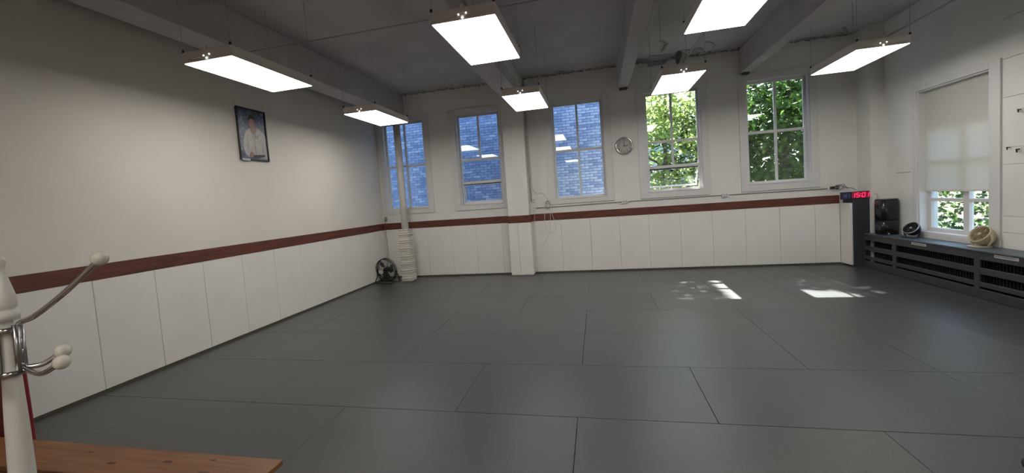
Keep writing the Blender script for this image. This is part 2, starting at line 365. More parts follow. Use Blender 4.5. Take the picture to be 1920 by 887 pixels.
# ---------------------------------------------------------------- windows
GY = YB+.13
def window(n, x0, x1, z0, z1, kind, casing):
    W = empty('window_%d' % n, ((x0+x1)/2, YB, z0)); W['kind'] = 'structure'
    ox, oy, oz = W.location
    def B(name, a, b, c, d, e, f, m='white_wood', ch=.003, par=None, label=None):
        off = W.location
        return bx(a-ox, b-ox, c-oy, d-oy, e-oz, f-oz, c=ch).build(name, M[m], par or W, label=label)
    cl, cr, ct, cb = casing
    yc0, yc1 = YB-.022, YB
    B('casing', x0-cl, x0, yc0, yc1, z0-cb, z1+ct); B('casing', x1, x1+cr, yc0, yc1, z0-cb, z1+ct)
    B('casing', x0, x1, yc0, yc1, z1, z1+ct); B('casing', x0, x1, yc0, yc1, z0-cb, z0)
    B('sill', x0-.0, x1+.0, YB-.03, GY+.10, z0, z0+.018)
    fw_ = .042; y0, y1 = GY-.02, GY+.025
    for nm, a, b in (('jamb', x0, x0+.018), ('jamb', x1-.018, x1)): B(nm, a, b, YB, GY+.10, z0+.018, z1)
    B('head', x0+.018, x1-.018, YB, GY+.10, z1-.018, z1)
    xa, xb, za, zb = x0+.018, x1-.018, z0+.018, z1-.018
    B('stile', xa, xa+fw_, y0, y1, za, zb); B('stile', xb-fw_, xb, y0, y1, za, zb)
    B('rail', xa+fw_, xb-fw_, y0, y1, zb-.05, zb); B('rail', xa+fw_, xb-fw_, y0, y1, za, za+.045)
    zm = 2.695; xm = (x0+x1)/2; mw = .021
    xi, xj = xa+fw_, xb-fw_; zi, zj = za+.045, zb-.05
    B('rail', xi, xj, y0, y1, zm-.026, zm+.026)
    def pane(a, b, c, d): B('pane', a, b, GY, GY+.003, c, d, 'glass', 0)
    B('muntin', xm-mw, xm+mw, y0, y1, zm+.026, zj)
    pane(xi, xm-mw, zm+.026, zj); pane(xm+mw, xj, zm+.026, zj)
    if kind == 'four':
        B('muntin', xm-mw, xm+mw, y0, y1, zi, zm-.026)
        pane(xi, xm-mw, zi, zm-.026); pane(xm+mw, xj, zi, zm-.026)
    else:
        zr = 2.165
        B('rail', xi, xj, y0, y1, zr-.03, zr+.03)
        if kind == 'six':
            B('muntin', xm-mw, xm+mw, y0, y1, zr+.03, zm-.026)
            pane(xi, xm-mw, zr+.03, zm-.026); pane(xm+mw, xj, zr+.03, zm-.026)
        else: pane(xi, xj, zr+.03, zm-.026)
        # top-hung vent sash swung outwards
        h = zr-.03-zi; wv = xj-xi-.012; t = .03
        v = empty('vent_sash', (0, 0, 0)); v.parent = W
        bpy.data.objects.remove(v)
        mb = MB()
        mb.box(-wv/2, wv/2, -.016, .016, -t*.8, 0, c=.002); mb.box(-wv/2, wv/2, -.016, .016, -h, -h+t, c=.002)
        mb.box(-wv/2, -wv/2+t*.6, -.016, .016, -h+t, -t*.8, c=.002); mb.box(wv/2-t*.6, wv/2, -.016, .016, -h+t, -t*.8, c=.002)
        vs = mb.build('vent_sash', M['white_wood'], W, loc=(xm-ox, GY+.01-oy, zr-.034-oz))
        vs.rotation_euler = (math.radians(24 if kind == 'six' else 8), 0, 0)
        bx(-wv/2+t*.6, wv/2-t*.6, 0, .003, -h+t, -t*.8).build('pane', M['glass'], vs)
        bx(-wv/2, wv/2, -.02, -.0165, -.014, .003).build('hinge_gap_shade', M['void'], vs)  # solid dark strip drawing the shade of the gap above the sash
        for sx in (-1, 1):
            mb = MB(); mb.tube([(sx*(wv/2-.02), -.02, -.04), (sx*(wv/2-.06), -.05, -h*.9)], .004, 6); mb.build('stay', M['chrome_dull'], vs)
    return W
window(1, *WIN[0], 'four', (.10, .145, .11, .105))
window(2, *WIN[1], 'five', (.16, .125, .11, .11))
window(3, *WIN[2], 'four', (.155, .15, .11, .10))
window(4, *WIN[3], 'six', (.15, .13, .14, .12))
window(5, *WIN[4], 'four', (.14, .14, .12, .13))
# window_6, in the right wall, with a fixed board in its upper part
y0, y1, z0, z1 = RW
W6 = empty('window_6', (XR, (y0+y1)/2, z0)); W6['kind'] = 'structure'
def B6(name, a, b, c, d, e, f, m='white_wood', ch=.003):
    return bx(a-XR, b-XR, c-(y0+y1)/2, d-(y0+y1)/2, e-z0, f-z0, c=ch).build(name, M[m], W6)
B6('casing', XR-.024, XR, y0-.16, y0, z0-.08, z1+.09); B6('casing', XR-.024, XR, y1, y1+.10, z0-.08, z1+.09)
B6('casing', XR-.024, XR, y0, y1, z1, z1+.09); B6('casing', XR-.028, XR, y0, y1, z0-.08, z0)
gx = XR+.15
B6('sill', XR-.02, gx+.1, y0, y1, z0, z0+.02)
B6('jamb', XR, gx+.1, y0, y0+.02, z0+.02, z1); B6('jamb', XR, gx+.1, y1-.02, y1, z0+.02, z1); B6('head', XR, gx+.1, y0+.02, y1-.02, z1-.02, z1)
ya, yb = y0+.02, y1-.02
B6('stile', gx-.03, gx+.03, ya, ya+.05, z0+.02, z1-.02); B6('stile', gx-.03, gx+.03, yb-.06, yb, z0+.02, z1-.02)
ym = 7.40
B6('stile', gx-.03, gx+.03, ym-.05, ym+.05, z0+.02, z1-.02)
for (a, b) in ((ya+.05, ym-.05), (ym+.05, yb-.06)):
    B6('rail', gx-.03, gx+.03, a, b, z0+.02, z0+.075); B6('rail', gx-.03, gx+.03, a, b, 1.20, 1.25); B6('rail', gx-.03, gx+.03, a, b, 1.79, 1.85); B6('rail', gx-.03, gx+.03, a, b, 2.33, 2.37)
    for c, d in ((z0+.075, 1.20), (1.25, 1.79), (1.85, 2.33)): B6('pane', gx, gx+.003, a, b, c, d, 'glass', 0)
    B6('board_infill', gx-.02, gx+.01, a, b, 2.37, z1-.02, 'board', 0)
bl = empty('roller_blind', (XR+.095, 7.54, 2.93)); tag(bl, 'off-white roller blind drawn most of the way down the right-hand window', 'blind')
bx(-.006, -.004, -.59, .585, -1.545, -.02).build('blind_fabric', M['blind'], bl)
mb = MB(); mb.tube([(0, -.65, 0), (0, .585, 0)], .022, 14); mb.build('roller_tube', M['plastic_white'], bl)
bx(-.012, .004, -.60, .585, -1.575, -1.545, c=.003).build('bottom_bar', M['steel_white'], bl)
mb = MB(); mb.tube(curvepts([(-.02, -.62, 0), (-.022, -.622, -.6), (-.022, -.63, -1.05), (-.022, -.64, -1.10), (-.022, -.65, -1.05), (-.022, -.645, -.5), (-.02, -.64, 0)], 5), .0035, 6); mb.build('pull_cord', M['plastic_white'], bl)
bx(-.03, .03, -.668, -.64, -.04, .028, c=.003).build('end_bracket', M['chrome_dull'], bl)

# ---------------------------------------------------------------- ceiling lamps
LW, LD, LH, LZ = .60, 1.21, .115, 3.32
def make_lamp():
    r = empty('ceiling_light')
    mb = MB(); x, y = LW/2, LD/2
    mb.box(-x, x, -y, y, .035, LH, c=.006); mb.box(-x+.004, x-.004, -y+.004, y-.004, .022, .035)
    mb.box(-x, x, -y, -y+.012, .004, .022, c=.002); mb.box(-x, x, y-.012, y, .004, .022, c=.002)
    mb.box(-x, -x+.012, -y+.012, y-.012, .004, .022, c=.002); mb.box(x-.012, x, -y+.012, y-.012, .004, .022, c=.002)
    mb.build('housing', M['steel_white'], r)
    bx(-x+.010, x-.010, -y+.010, y-.010, -.001, .022, c=.002).build('diffuser', M['diffuser'], r)
    for (dx, dz, rr) in ((-.035, .050, .0075), (.035, .055, .0075), (0, .020, .011)):
        m2 = MB(); T = Matrix.Translation((dx, -y-.003, dz)) @ Matrix.Rotation(PI/2, 4, 'X')
        m2.lathe([(1e-5, .003), (rr, .003), (rr, -.001), (1e-5, -.001)], 10, T); m2.build('knockout', M['glow'], r)
    bx(-.018, .018, -y-.014, -y, .098, LH+.02, c=.004).build('conduit_box', M['steel_white'], r)
    for sx in (-1, 1):
        for sy in (-1, 1):
            m2 = MB(); m2.tube([(sx*(x-.01), sy*(y-.006), .08), (sx*(x-.01), sy*(y-.006), ZC-LZ)], .0028, 5); m2.build('hanging_wire', M['wire'], r)
            m2 = MB(); m2.box(sx*(x-.01)-.01, sx*(x-.01)+.01, sy*(y-.006)-.008, sy*(y-.006)+.008, LH-.005, LH+.025, c=.002); m2.build('wire_clip', M['black_metal'], r)
    return r
lamp_proto = make_lamp()
LAMPS = [(-3.735, 4.15, 'white flat-panel hanging light nearest the framed portrait, in the left-hand row'),
 (-3.745, 6.93, 'white flat-panel hanging light beside the white column, covering the top of the leftmost window'),
 (-1.07, 4.25, 'large bright hanging light near the top centre, one row in front of the pilaster light'),
 (-1.07, 7.10, 'small-looking bright hanging light in front of the pilaster between the second and third windows'),
 (1.29, 4.28, 'hanging light cut off by the top edge of the frame'),
 (1.30, 7.10, 'hanging light that covers the top of the window right of the wall clock'),
 (3.69, 7.06, 'hanging light at the far right, beside the right-hand wall'),
 (3.69, 4.28, 'hanging light overhead beside the right-hand wall, out of the frame to the upper right')]
for i, (x, y, lb) in enumerate(LAMPS):
    o = lamp_proto if i == 0 else copy_tree(lamp_proto)
    o.location = (x, y, LZ); tag(o, lb, 'light', 'flat-panel hanging ceiling lights')
for x, lb in ((-1.07, 'unseen hanging light added behind the photographer, left of the room centre'), (1.29, 'unseen hanging light added behind the photographer, right of the room centre')):
    o = copy_tree(lamp_proto); o.location = (x, -1.25, LZ); tag(o, lb, 'light', 'flat-panel hanging ceiling lights')  # unseen lamps added to brighten the coat stand and near end
def rod(name, pts, r, m, label, cat, group=None):
    mb = MB(); mb.tube(pts, r, 8); o = mb.build(name, M[m]); tag(o, label, cat, group); return o
for x, z, lb in ((-1.05, 3.475, 'thin metal conduit running over the centre-left row of lights'), (1.30, 3.475, 'thin metal conduit running over the row of lights right of the clock'), (3.74, 3.445, 'thin metal conduit running over the far right row of lights')):
    ye = 6.50 if x < 3 else 6.45
    mb = MB(); mb.tube([(x, YF+.02, z), (x, ye, z)], .0125, 8); o = mb.build('ceiling_conduit', M['conduit']); tag(o, lb, 'pipe', 'conduits over the lights')
rod('suspended_cable', [(-4.36, 4.705, 3.852), (-1.5, 4.70, 3.852), (.55, 4.68, 3.852)], .008, 'wire', 'dark cable stretched crosswise under the ceiling beams at the upper left', 'cable')
mb = MB(); mb.tube([(-.99, 6.9, LZ+LH), (-.99, 6.9, 3.86)], .022, 10)
# twin pipe stub on the back wall by the pilaster
o = rod('wall_pipe', [(-1.445, 9.285, 1.62), (-1.445, 9.285, ZC-.002)], .018, 'cond_white', 'white painted pipe rising up the right side of the pilaster', 'pipe')

# ---------------------------------------------------------------- column and floor fan in the left corner
c = empty('column', (-4.335, 8.82, 0)); tag(c, 'slim white steel column with a padded wrap on its lower part', 'column')
mb = MB(); mb.tube([(0, 0, 0), (0, 0, 3.868)], .078, 18); mb.build('shaft', M['pole'], c)
mb = MB(); N = 26
prof = []
for i in range(N):
    z = .015+i*1.19/N; z2 = .015+(i+1)*1.19/N
    g = .006*math.sin(i*1.7); h = .128+g
    mb.box(-h, h, -h, h, z+.002, z2-.002, c=.012)
mb.box(-.118, .118, -.118, .118, .01, 1.205)
mb.build('padded_wrap', M['tape'], c)
mb = MB(); mb.lathe([(.079, 3.80), (.12, 3.83), (.12, 3.868), (.079, 3.868)], 18); mb.build('column_cap', M['pole'], c)

def cage_fan(name, R, depth, m, rings=7, spokes=20):
    """guard of rings and spokes; axis -y"""
    mb = MB()
    for s, yy in ((1, -depth/2), (-1, depth/2)):
        for k in range(1, rings+1):
            r = R*k/rings; y = yy*(1-.35*(k/rings)**2)
            pts = [(r*math.cos(2*PI*i/32), y, r*math.sin(2*PI*i/32)) for i in range(33)]
            mb.tube(pts, .0022 if k < rings else .008, 5, caps=False)
        for i in range(spokes):
            a = 2*PI*i/spokes
            mb.tube([(R*.12*math.cos(a), yy, R*.12*math.sin(a)), (R*.6*math.cos(a), yy*.88, R*.6*math.sin(a)), (R*math.cos(a), yy*.65, R*math.sin(a))], .0018, 4, caps=False)
    pts = [(R*math.cos(2*PI*i/40), 0, R*math.sin(2*PI*i/40)) for i in range(41)]
    mb.tube(pts, .013, 8, caps=False)
    return mb
def blades(R, n=3, depth=.03, tw=.5):
    mb = MB()
    for k in range(n):
        a0 = 2*PI*k/n; vs = []
        for i in range(7):
            t = i/6; r = R*(.18+.80*t); hw = .30+.28*math.sin(PI*min(1, t*1.05))
            for s in (-1, 1):
                a = a0+s*hw+.25*t; y = s*depth*(1-.3*t); vs.append((r*math.cos(a), y, r*math.sin(a)))
        n0 = len(vs); vs2 = vs+[(x, y+.003, z) for x, y, z in vs]
        fs = []
        for i in range(6):
            fs += [(2*i, 2*i+1, 2*i+3, 2*i+2), (n0+2*i, n0+2*i+2, n0+2*i+3, n0+2*i+1)]
            fs += [(2*i, 2*i+2, n0+2*i+2, n0+2*i), (2*i+1, n0+2*i+1, n0+2*i+3, 2*i+3)]
        mb.add(vs2, fs, True)
    return mb
fn = empty('floor_fan', (-4.83, 8.70, 0), (0, 0, math.radians(-14))); tag(fn, 'black round wire-cage drum fan standing on the mats in the left corner', 'fan')
hd = cage_fan('guard', .262, .15, 'black_metal').build('guard', M['black_metal'], fn, (0, 0, .30)); hd.rotation_euler = (math.radians(10), 0, 0)
bd = blades(.235, 3, .035).build('blade', mat('fan_blade_grey', (.10, .105, .11), .35, metal=.4), hd)
mb = MB(); mb.lathe([(1e-5, .06), (.05, .055), (.062, .02), (.062, -.06), (1e-5, -.065)], 16, Matrix.Rotation(PI/2, 4, 'X')); mb.build('motor', M['black_metal'], hd)
mb = MB(); mb.box(-.175, -.055, -.082, -.079, -.075, .005, c=.001); mb.build('guard_badge', M['plastic_white'], hd, label='white badge on the guard')
mb = MB()
for y in (-.09, .09):
    pass
mb.tube(curvepts([(-.275, 0, .30), (-.285, -.02, .14), (-.24, -.13, .018), (0, -.16, .014), (.24, -.13, .018), (.285, -.02, .14), (.275, 0, .30)], 6), .0125, 8)
mb.tube(curvepts([(-.275, .0, .28), (-.27, .10, .02), (0, .12, .014), (.27, .10, .02), (.275, .0, .28)], 6), .0115, 8)
mb.build('stand', M['black_metal'], fn)
ol = bx(-.03, .03, -.03, 0, -.05, .06, c=.004).build('wall_outlet', M['conduit'], None, (-5.085+.02, YB, 1.44)); tag(ol, 'small outlet box in the left corner just above the stained rail', 'outlet')
o = rod('fan_cord', curvepts([(-5.065, 9.27, 1.44), (-5.06, 9.25, 1.2), (-5.03, 9.2, .9), (-4.97, 9.1, .6), (-4.90, 8.9, .45), (-4.84, 8.76, .36)], 8), .005, 'black_metal', 'dark cord dropping from the corner outlet to the floor fan', 'cord')

# ---------------------------------------------------------------- wall clock
ck = empty('wall_clock', (.62, YB-.002, 2.67)); tag(ck, 'round chrome-rimmed analogue wall clock between the third and fourth windows, reading three', 'clock')
T = Matrix.Rotation(PI/2, 4, 'X')
mb = MB(); mb.lathe([(.150, .0), (.185, .0), (.190, .02), (.182, .042), (.168, .05), (.155, .046), (.150, .028)], 40, T); mb.build('bezel', M['chrome'], ck)
mb = MB(); mb.lathe([(1e-5, .022), (.152, .022), (.152, .0), (1e-5, .0)], 40, T, smooth=False); mb.build('dial', M['clock_face'], ck)
for h in range(1, 13):
    a = PI/2-2*PI*h/12
    inst('numeral', textmesh(str(h), .058, M['print_black'], 'numeral'), ck, (.118*math.cos(a), -.0235, .118*math.sin(a)), (PI/2, 0, 0))
mb = MB(); mb.box(-.0045, .0045, -.028, -.0255, -.02, .118); mb.build('minute_hand', M['print_black'], ck)
mb = MB(); mb.box(-.02, .082, -.0255, -.0235, -.006, .006); mb.build('hour_hand', M['print_black'], ck)
mb = MB(); mb.lathe([(1e-5, .031), (.009, .031), (.009, .022)], 12, T); mb.build('hub', M['print_black'], ck)

# ---------------------------------------------------------------- outlets, conduit and cords on the back wall
rod('wall_conduit', [(-1.40, YB-.018, 1.478), (-1.1, YB-.012, 1.478), (.5, YB-.012, 1.487), (2.5, YB-.012, 1.487), (4.36, YB-.012, 1.478)], .0085, 'conduit', 'thin conduit running along the back wall just above the stained rail', 'pipe')
def outlet(x, z, wd, ht, lb):
    o = empty('outlet_box', (x, YB, z)); tag(o, lb, 'outlet')
    bx(-wd/2, wd/2, -.035, 0, -ht/2, ht/2, c=.006).build('box', M['plastic_white'], o)
    bx(-wd/2-.004, wd/2+.004, -.039, -.033, -ht/2-.004, ht/2+.004, c=.002).build('cover_plate', M['plastic_white'], o)
    for s in (-1, 1):
        if wd > ht: bx(s*wd*.22-.012, s*wd*.22+.012, -.041, -.039, -.014, .014).build('socket', M['conduit'], o)
        else: bx(-.012, .012, -.041, -.039, s*ht*.22-.012, s*ht*.22+.012).build('socket', M['conduit'], o)
outlet(.57, 1.49, .12, .07, 'white outlet box on the conduit below the wall clock')
outlet(2.54, 1.49, .12, .07, 'white outlet box on the conduit between the two tree-view windows')
outlet(-1.385, 1.45, .075, .13, 'white outlet box by the pilaster, lower of the pair')
outlet(-1.39, 1.635, .05, .10, 'small white switch box by the pilaster, upper of the pair')
rod('thin_cable', curvepts([(-1.42, YB-.01, 3.6), (-1.42, YB-.01, 2.4), (-1.405, YB-.01, 1.95), (-1.33, YB-.01, 1.81), (-1.2, YB-.012, 1.80), (-1.10, YB-.02, 1.70), (-1.075, YB-.02, 1.56)], 8), .006, 'cond_white', 'thin white cable curving from the pilaster towards the third window', 'cable')
co = MB()
for k in range(4):
    co.tube([(-1.08+(.042+.004*k)*math.cos(t*PI/10), YB-.02-.008*k, 1.535+(.075+.005*k)*math.sin(t*PI/10)) for t in range(21)], .005, 6, caps=False)
o = co.build('cable_coil', mat('olive_cable', (.36, .34, .24), .5)); tag(o, 'small coil of thin cable hanging on the wall left of the third window', 'cable')
rod('hanging_cord', curvepts([(-1.16, YB-.03, 1.50), (-1.155, YB-.045, 1.36), (-1.17, YB-.045, 1.2), (-1.13, YB-.045, 1.0), (-1.07, YB-.045, .91), (-.98, YB-.045, .92), (-.93, YB-.045, .97), (-.955, YB-.045, 1.15), (-1.0, YB-.045, 1.34), (-1.02, YB-.03, 1.52)], 8), .0045, 'plastic_white', 'white cord hanging in a loose loop over the stained rail', 'cord')
rod('hanging_cord', curvepts([(-1.045, YB-.035, 1.5), (-1.04, YB-.052, 1.3), (-1.06, YB-.052, 1.05), (-1.08, YB-.052, .9), (-1.14, YB-.05, .78), (-1.22, YB-.05, .68), (-1.26, YB-.05, .62)], 8), .0045, 'plastic_white', 'white cord end trailing down the panel below the loop', 'cord')
rod('hanging_cord', curvepts([(-1.40, YB-.045, 1.40), (-1.395, YB-.048, 1.3), (-1.40, YB-.046, 1.18)], 6), .0045, 'plastic_white', 'short white cord below the outlet by the pilaster', 'cord')

# ---------------------------------------------------------------- portrait on the left wall
pc = empty('framed_portrait', (XL+.004, 5.52, 2.985)); tag(pc, 'black-framed portrait photo of a person in a white martial arts jacket on the left wall', 'picture')
hw, hh = .275, .395
mb = MB(); t = .018
mb.box(0, .03, -hw, -hw+t, -hh, hh, c=.002); mb.box(0, .03, hw-t, hw, -hh, hh, c=.002); mb.box(0, .03, -hw+t, hw-t, hh-t, hh, c=.002); mb.box(0, .03, -hw+t, hw-t, -hh, -hh+t, c=.002)
mb.build('frame', M['plastic_black'], pc)
def UV(u, v, d): return (.012+d*.0006, -hw+t+u*(2*hw-2*t), hh-t-v*(2*hh-2*t))
mb = MB()
def shape(mi, d, pts): mb.cur = mi; mb.poly([UV(u, v, d) for u, v in pts], (.0005, 0, 0))
shape(0, 0, [(0, 0), (1, 0), (1, 1), (0, 1)])
for q in range(22):
    u, v, r = random.uniform(.03, .32), random.uniform(.02, .95), random.uniform(.015, .05)
    if q > 14: u, v = random.uniform(.7, .95), random.uniform(.03, .3)
    shape(5, .5, [(u+r*math.cos(a)*random.uniform(.5, 1), v+r*.7*math.sin(a)*random.uniform(.5, 1)) for a in [k*PI/3 for k in range(6)]])
shape(3, 1, [(.40, .37), (.30, .42), (.20, .50), (.14, .62), (.12, .80), (.16, .90), (.28, .96), (.88, .96), (1, .98), (1, .52), (.94, .44), (.80, .38), (.66, .34), (.55, .44)])
shape(1, 2, [(.42, .32), (.62, .32), (.66, .37), (.54, .50), (.44, .40)])
shape(1, 3, [(.50+.115*math.cos(a), .255+.105*math.sin(a)) for a in [k*PI/9 for k in range(18)]])
shape(2, 4, [(.385, .25), (.375, .17), (.42, .11), (.52, .09), (.60, .12), (.635, .19), (.615, .25), (.59, .19), (.50, .165), (.42, .19)])
shape(4, 5, [(.40, .38), (.43, .38), (.56, .62), (.57, .90), (.54, .90), (.53, .64)])
shape(4, 5, [(.66, .35), (.69, .37), (.55, .56), (.53, .53)])
shape(4, 5, [(.26, .55), (.28, .56), (.30, .80), (.27, .82)]); shape(4, 5, [(.84, .60), (.86, .60), (.84, .86), (.80, .88)])
for k in range(3): shape(2, 6, [(.60+.05*k, .50-.012*k), (.612+.05*k, .50-.012*k), (.592+.05*k, .58-.012*k), (.58+.05*k, .58-.012*k)])
shape(2, 6, [(.30, .92), (.88, .885), (.90, .93), (.62, .965), (.30, .96)])
shape(1, 7, [(.30, .90), (.38, .84), (.46, .88), (.44, .95), (.33, .96)])
mb.build('photo_print', [M['pic_bg'], M['pic_skin'], M['pic_hair'], M['pic_gi'], M['pic_fold'], mat('portrait_light_dapple', (.30, .33, .36), .35)], pc)
bx(.031, .034, -hw+.012, -hw+.16, -hh-.012, -hh+.02, c=.001).build('name_plate', M['chrome_dull'], pc)
nl = MB(); nl.lathe([(1e-5, .01), (.007, .008), (.006, .002), (.003, 0)], 10, Matrix.Translation((XL, 8.13, 1.86)) @ Matrix.Rotation(PI/2, 4, 'Y')); tag(nl.build('nail', M['black_metal']), 'tiny dark nail head in the left wall near the far corner', 'nail')

# ---------------------------------------------------------------- radiator cover along the right wall
RX, RY0, RY1 = 4.75, 2.2, 8.93
rc = empty('radiator_cover', (4.92, 5.5, 0)); tag(rc, 'long dark slate radiator cover with horizontal slots below the right-hand window', 'radiator cover')
def RB(name, x0, x1, y0, y1, z0, z1, m='dark_slate', ch=.004, par=None):
    return bx(x0-4.92, x1-4.92, y0-5.5, y1-5.5, z0, z1, c=ch).build(name, M[m], par or rc)
RB('lid', RX-.012, XR-.016, RY0, RY1-.035, .605, .625, 'slate_lid')
RB('top_board', RX, RX+.022, RY0, RY1, .503, .605); RB('bottom_board', RX, RX+.022, RY0, RY1, 0, .122)
RB('slat', RX, RX+.02, RY0, RY1, .316, .400); RB('slat', RX, RX+.02, RY0, RY1, .152, .214)
divs = [8.125, 6.573, 5.02, 3.47]
for y in divs: RB('divider', RX-.004, RX+.024, y-.045, y+.045, .122, .503)
RB('divider', RX-.002, RX+.024, RY1-.03, RY1, .122, .503)
RB('end_board', RX+.022, XR-.016, RY0, RY0+.02, 0, .605)
mb = MB()
for i in range(int((RY1-RY0-.1)/.045)):
    y = RY0+.06+i*.045; mb.box(4.86-4.92, 4.99-4.92, y-5.5-.004, y-5.5+.004, .06, .56)
mb.build('radiator_fins', M['fin'], rc, kind='stuff')
RB('backing', 5.02, XR-.016, RY0+.02, RY1, 0, .60, 'void', 0)
for y, wd, lb in ((7.58, .30, 'narrow white label strip on the radiator cover below the black desk fan'), (6.175, .31, 'narrow white label strip on the radiator cover near the right edge of the frame')):
    st = bx(-.0012, 0, -wd/2, wd/2, -.018, .018).build('label_strip', M['sticker'], None, (RX, y, .578)); tag(st, lb, 'label')
    mb = MB(); xx = -wd/2+.03
    while xx < wd/2-.03:
        l = random.uniform(.008, .02); mb.box(-.0016, -.0012, xx, xx+l, -.005+random.uniform(-.002, .002), .005); xx += l+random.uniform(.004, .012)
    mb.build('faded_lettering', M['fin'], st)

# dark padded column end, led clock on top
pc2 = empty('dark_column_pad', (4.74, 9.12, 0)); tag(pc2, 'tall dark slate padded box at the right end of the white panels', 'pad')
bx(-.139, .125, -.17, .165, 0, 1.262, c=.006).build('pad_body', M['dark_pad'], pc2)
lc = empty('led_clock', (4.655, 8.985, 1.2625), (math.radians(-4), 0, math.radians(-2))); tag(lc, 'red LED digital clock standing on the dark padded box, reading 15:01', 'clock')
bx(-.225, .225, -.03, .03, 0, .135, c=.006).build('case', M['navy'], lc)
bx(-.062, .218, -.0325, -.030, .010, .126).build('red_display', M['red_screen'], lc)
SEG = {'0': 'abcdef', '1': 'bc', '5': 'afgcd', 'H': 'bcefg'}
def digit(ch, x, z, wd, h, m, par, sk=.16):
    mb = MB(); t = wd*.22
    L = {'a': (0, h, wd, h), 'g': (0, h/2, wd, h/2), 'd': (0, 0, wd, 0), 'f': (0, h/2, 0, h), 'e': (0, 0, 0, h/2), 'b': (wd, h/2, wd, h), 'c': (wd, 0, wd, h/2)}
    for s in SEG[ch]:
        x0, z0, x1, z1 = L[s]
        if z0 == z1: P = [(x0+t*.3, z0-t/2), (x1-t*.3, z0-t/2), (x1-t*.3, z0+t/2), (x0+t*.3, z0+t/2)]
        else: P = [(x0-t/2, z0+t*.3), (x0+t/2, z0+t*.3), (x0+t/2, z1-t*.3), (x0-t/2, z1-t*.3)]
        mb.poly([(x+a+sk*b, -.0338, z+b) for a, b in P], (0, .0012, 0))
    mb.build('digit', m, par)
for ch, x in (('1', -.068), ('5', .002), ('0', .092), ('1', .148)): digit(ch, x, .030, .044, .076, M['red_led'], lc)
mb = MB(); mb.box(.066, .076, -.0338, -.0326, .048, .058); mb.box(.071, .081, -.0338, -.0326, .082, .092); mb.build('colon', M['red_led'], lc)
digit('H', -.190, .036, .034, .062, M['blue_led'], lc); digit('1', -.135, .036, .028, .062, M['blue_led'], lc)
bx(-.19, .19, -.02, .028, -.001, .004).build('foot', M['plastic_black'], lc)
ad = empty('power_adapter', (4.47, YB-.03, 1.49)); tag(ad, 'black plug-in adapter with loose wires on the wall left of the LED clock', 'adapter')
bx(-.065, .0, -.03, .03, -.025, .022, c=.006).build('adapter_body', M['plastic_black'], ad)
bx(.035, .085, -.02, .02, .01, .032, c=.004).build('plug', M['plastic_black'], ad); bx(.03, .07, -.02, .02, -.03, -.008, c=.004).build('plug', M['plastic_black'], ad)
mb = MB(); mb.tube(curvepts([(0, 0, 0), (.03, -.02, .04), (.08, -.02, .05), (.13, -.02, .02), (.16, -.03, -.01), (.26, -.05, -.03), (.3, -.12, -.07)], 6), .0045, 6)
mb.tube(curvepts([(.08, 0, .02), (.12, -.02, .05), (.15, -.02, .055), (.18, -.02, .01), (.22, -.03, -.04)], 6), .004, 6)
mb.tube(curvepts([(.0, -.01, -.01), (.05, -.02, -.05), (.12, -.02, -.03), (.15, -.02, .03)], 6), .0035, 6)
mb.build('wires', M['plastic_black'], ad)
rod('clock_cord', curvepts([(4.90, 8.94, 1.34), (4.93, 8.885, 1.34), (4.955, 8.885, 1.28), (4.90, 8.885, 1.12), (4.895, 8.885, .9), (4.885, 8.885, .7), (4.885, 8.875, .63)], 8), .005, 'cond_white', 'pale cord running down behind the black air purifier', 'cord')

# black air purifier, glossy
ap = empty('air_purifier', (4.925, 8.60, .625), (0, 0, math.radians(6))); tag(ap, 'glossy black upright air purifier on the radiator cover in the right corner', 'appliance')
def rrect(wx, wy, r, n=6, front=.0):
    P = []
    for cx, cy, a0 in ((wx-r, wy-r, 0), (-wx+r, wy-r, PI/2), (-wx+r, -wy+r, PI), (wx-r, -wy+r, 1.5*PI)):
        for k in range(n+1):
            a = a0+PI/2*k/n; P.append((cx+r*math.cos(a), cy+r*math.sin(a)))
    return P
def prism(P, z0, z1, s0=1, s1=1, smooth=True):
    mb = MB(); n = len(P)
    vs = [(x*s0, y*s0, z0) for x, y in P]+[(x*s1, y*s1, z1) for x, y in P]
    mb.add(vs, [(i, (i+1) % n, (i+1) % n+n, i+n) for i in range(n)], smooth)
    mb.add(vs[:n], [tuple(range(n))[::-1]]); mb.add(vs[n:], [tuple(range(n))]); return mb
R0 = rrect(.140, .115, .06)
prism(R0, .0, .022, .93, .95).build('base', M['plastic_black'], ap)
prism(R0, .022, .245).build('lower_body', M['black_gloss'], ap); prism(R0, .245, .252, .975, .975).build('waist_groove', M['plastic_black'], ap)
prism(R0, .252, .60).build('upper_body', M['black_gloss'], ap); prism(R0, .60, .625, 1.0, .93).build('top_cap', M['black_gloss'], ap)
mb = MB(); mb.lathe([(1e-5, .012), (.014, .010), (.016, 0)], 14, Matrix.Translation((-.05, -.115, .02)) @ Matrix.Rotation(PI/2, 4, 'X')); mb.build('dial', M['chrome_dull'], ap)

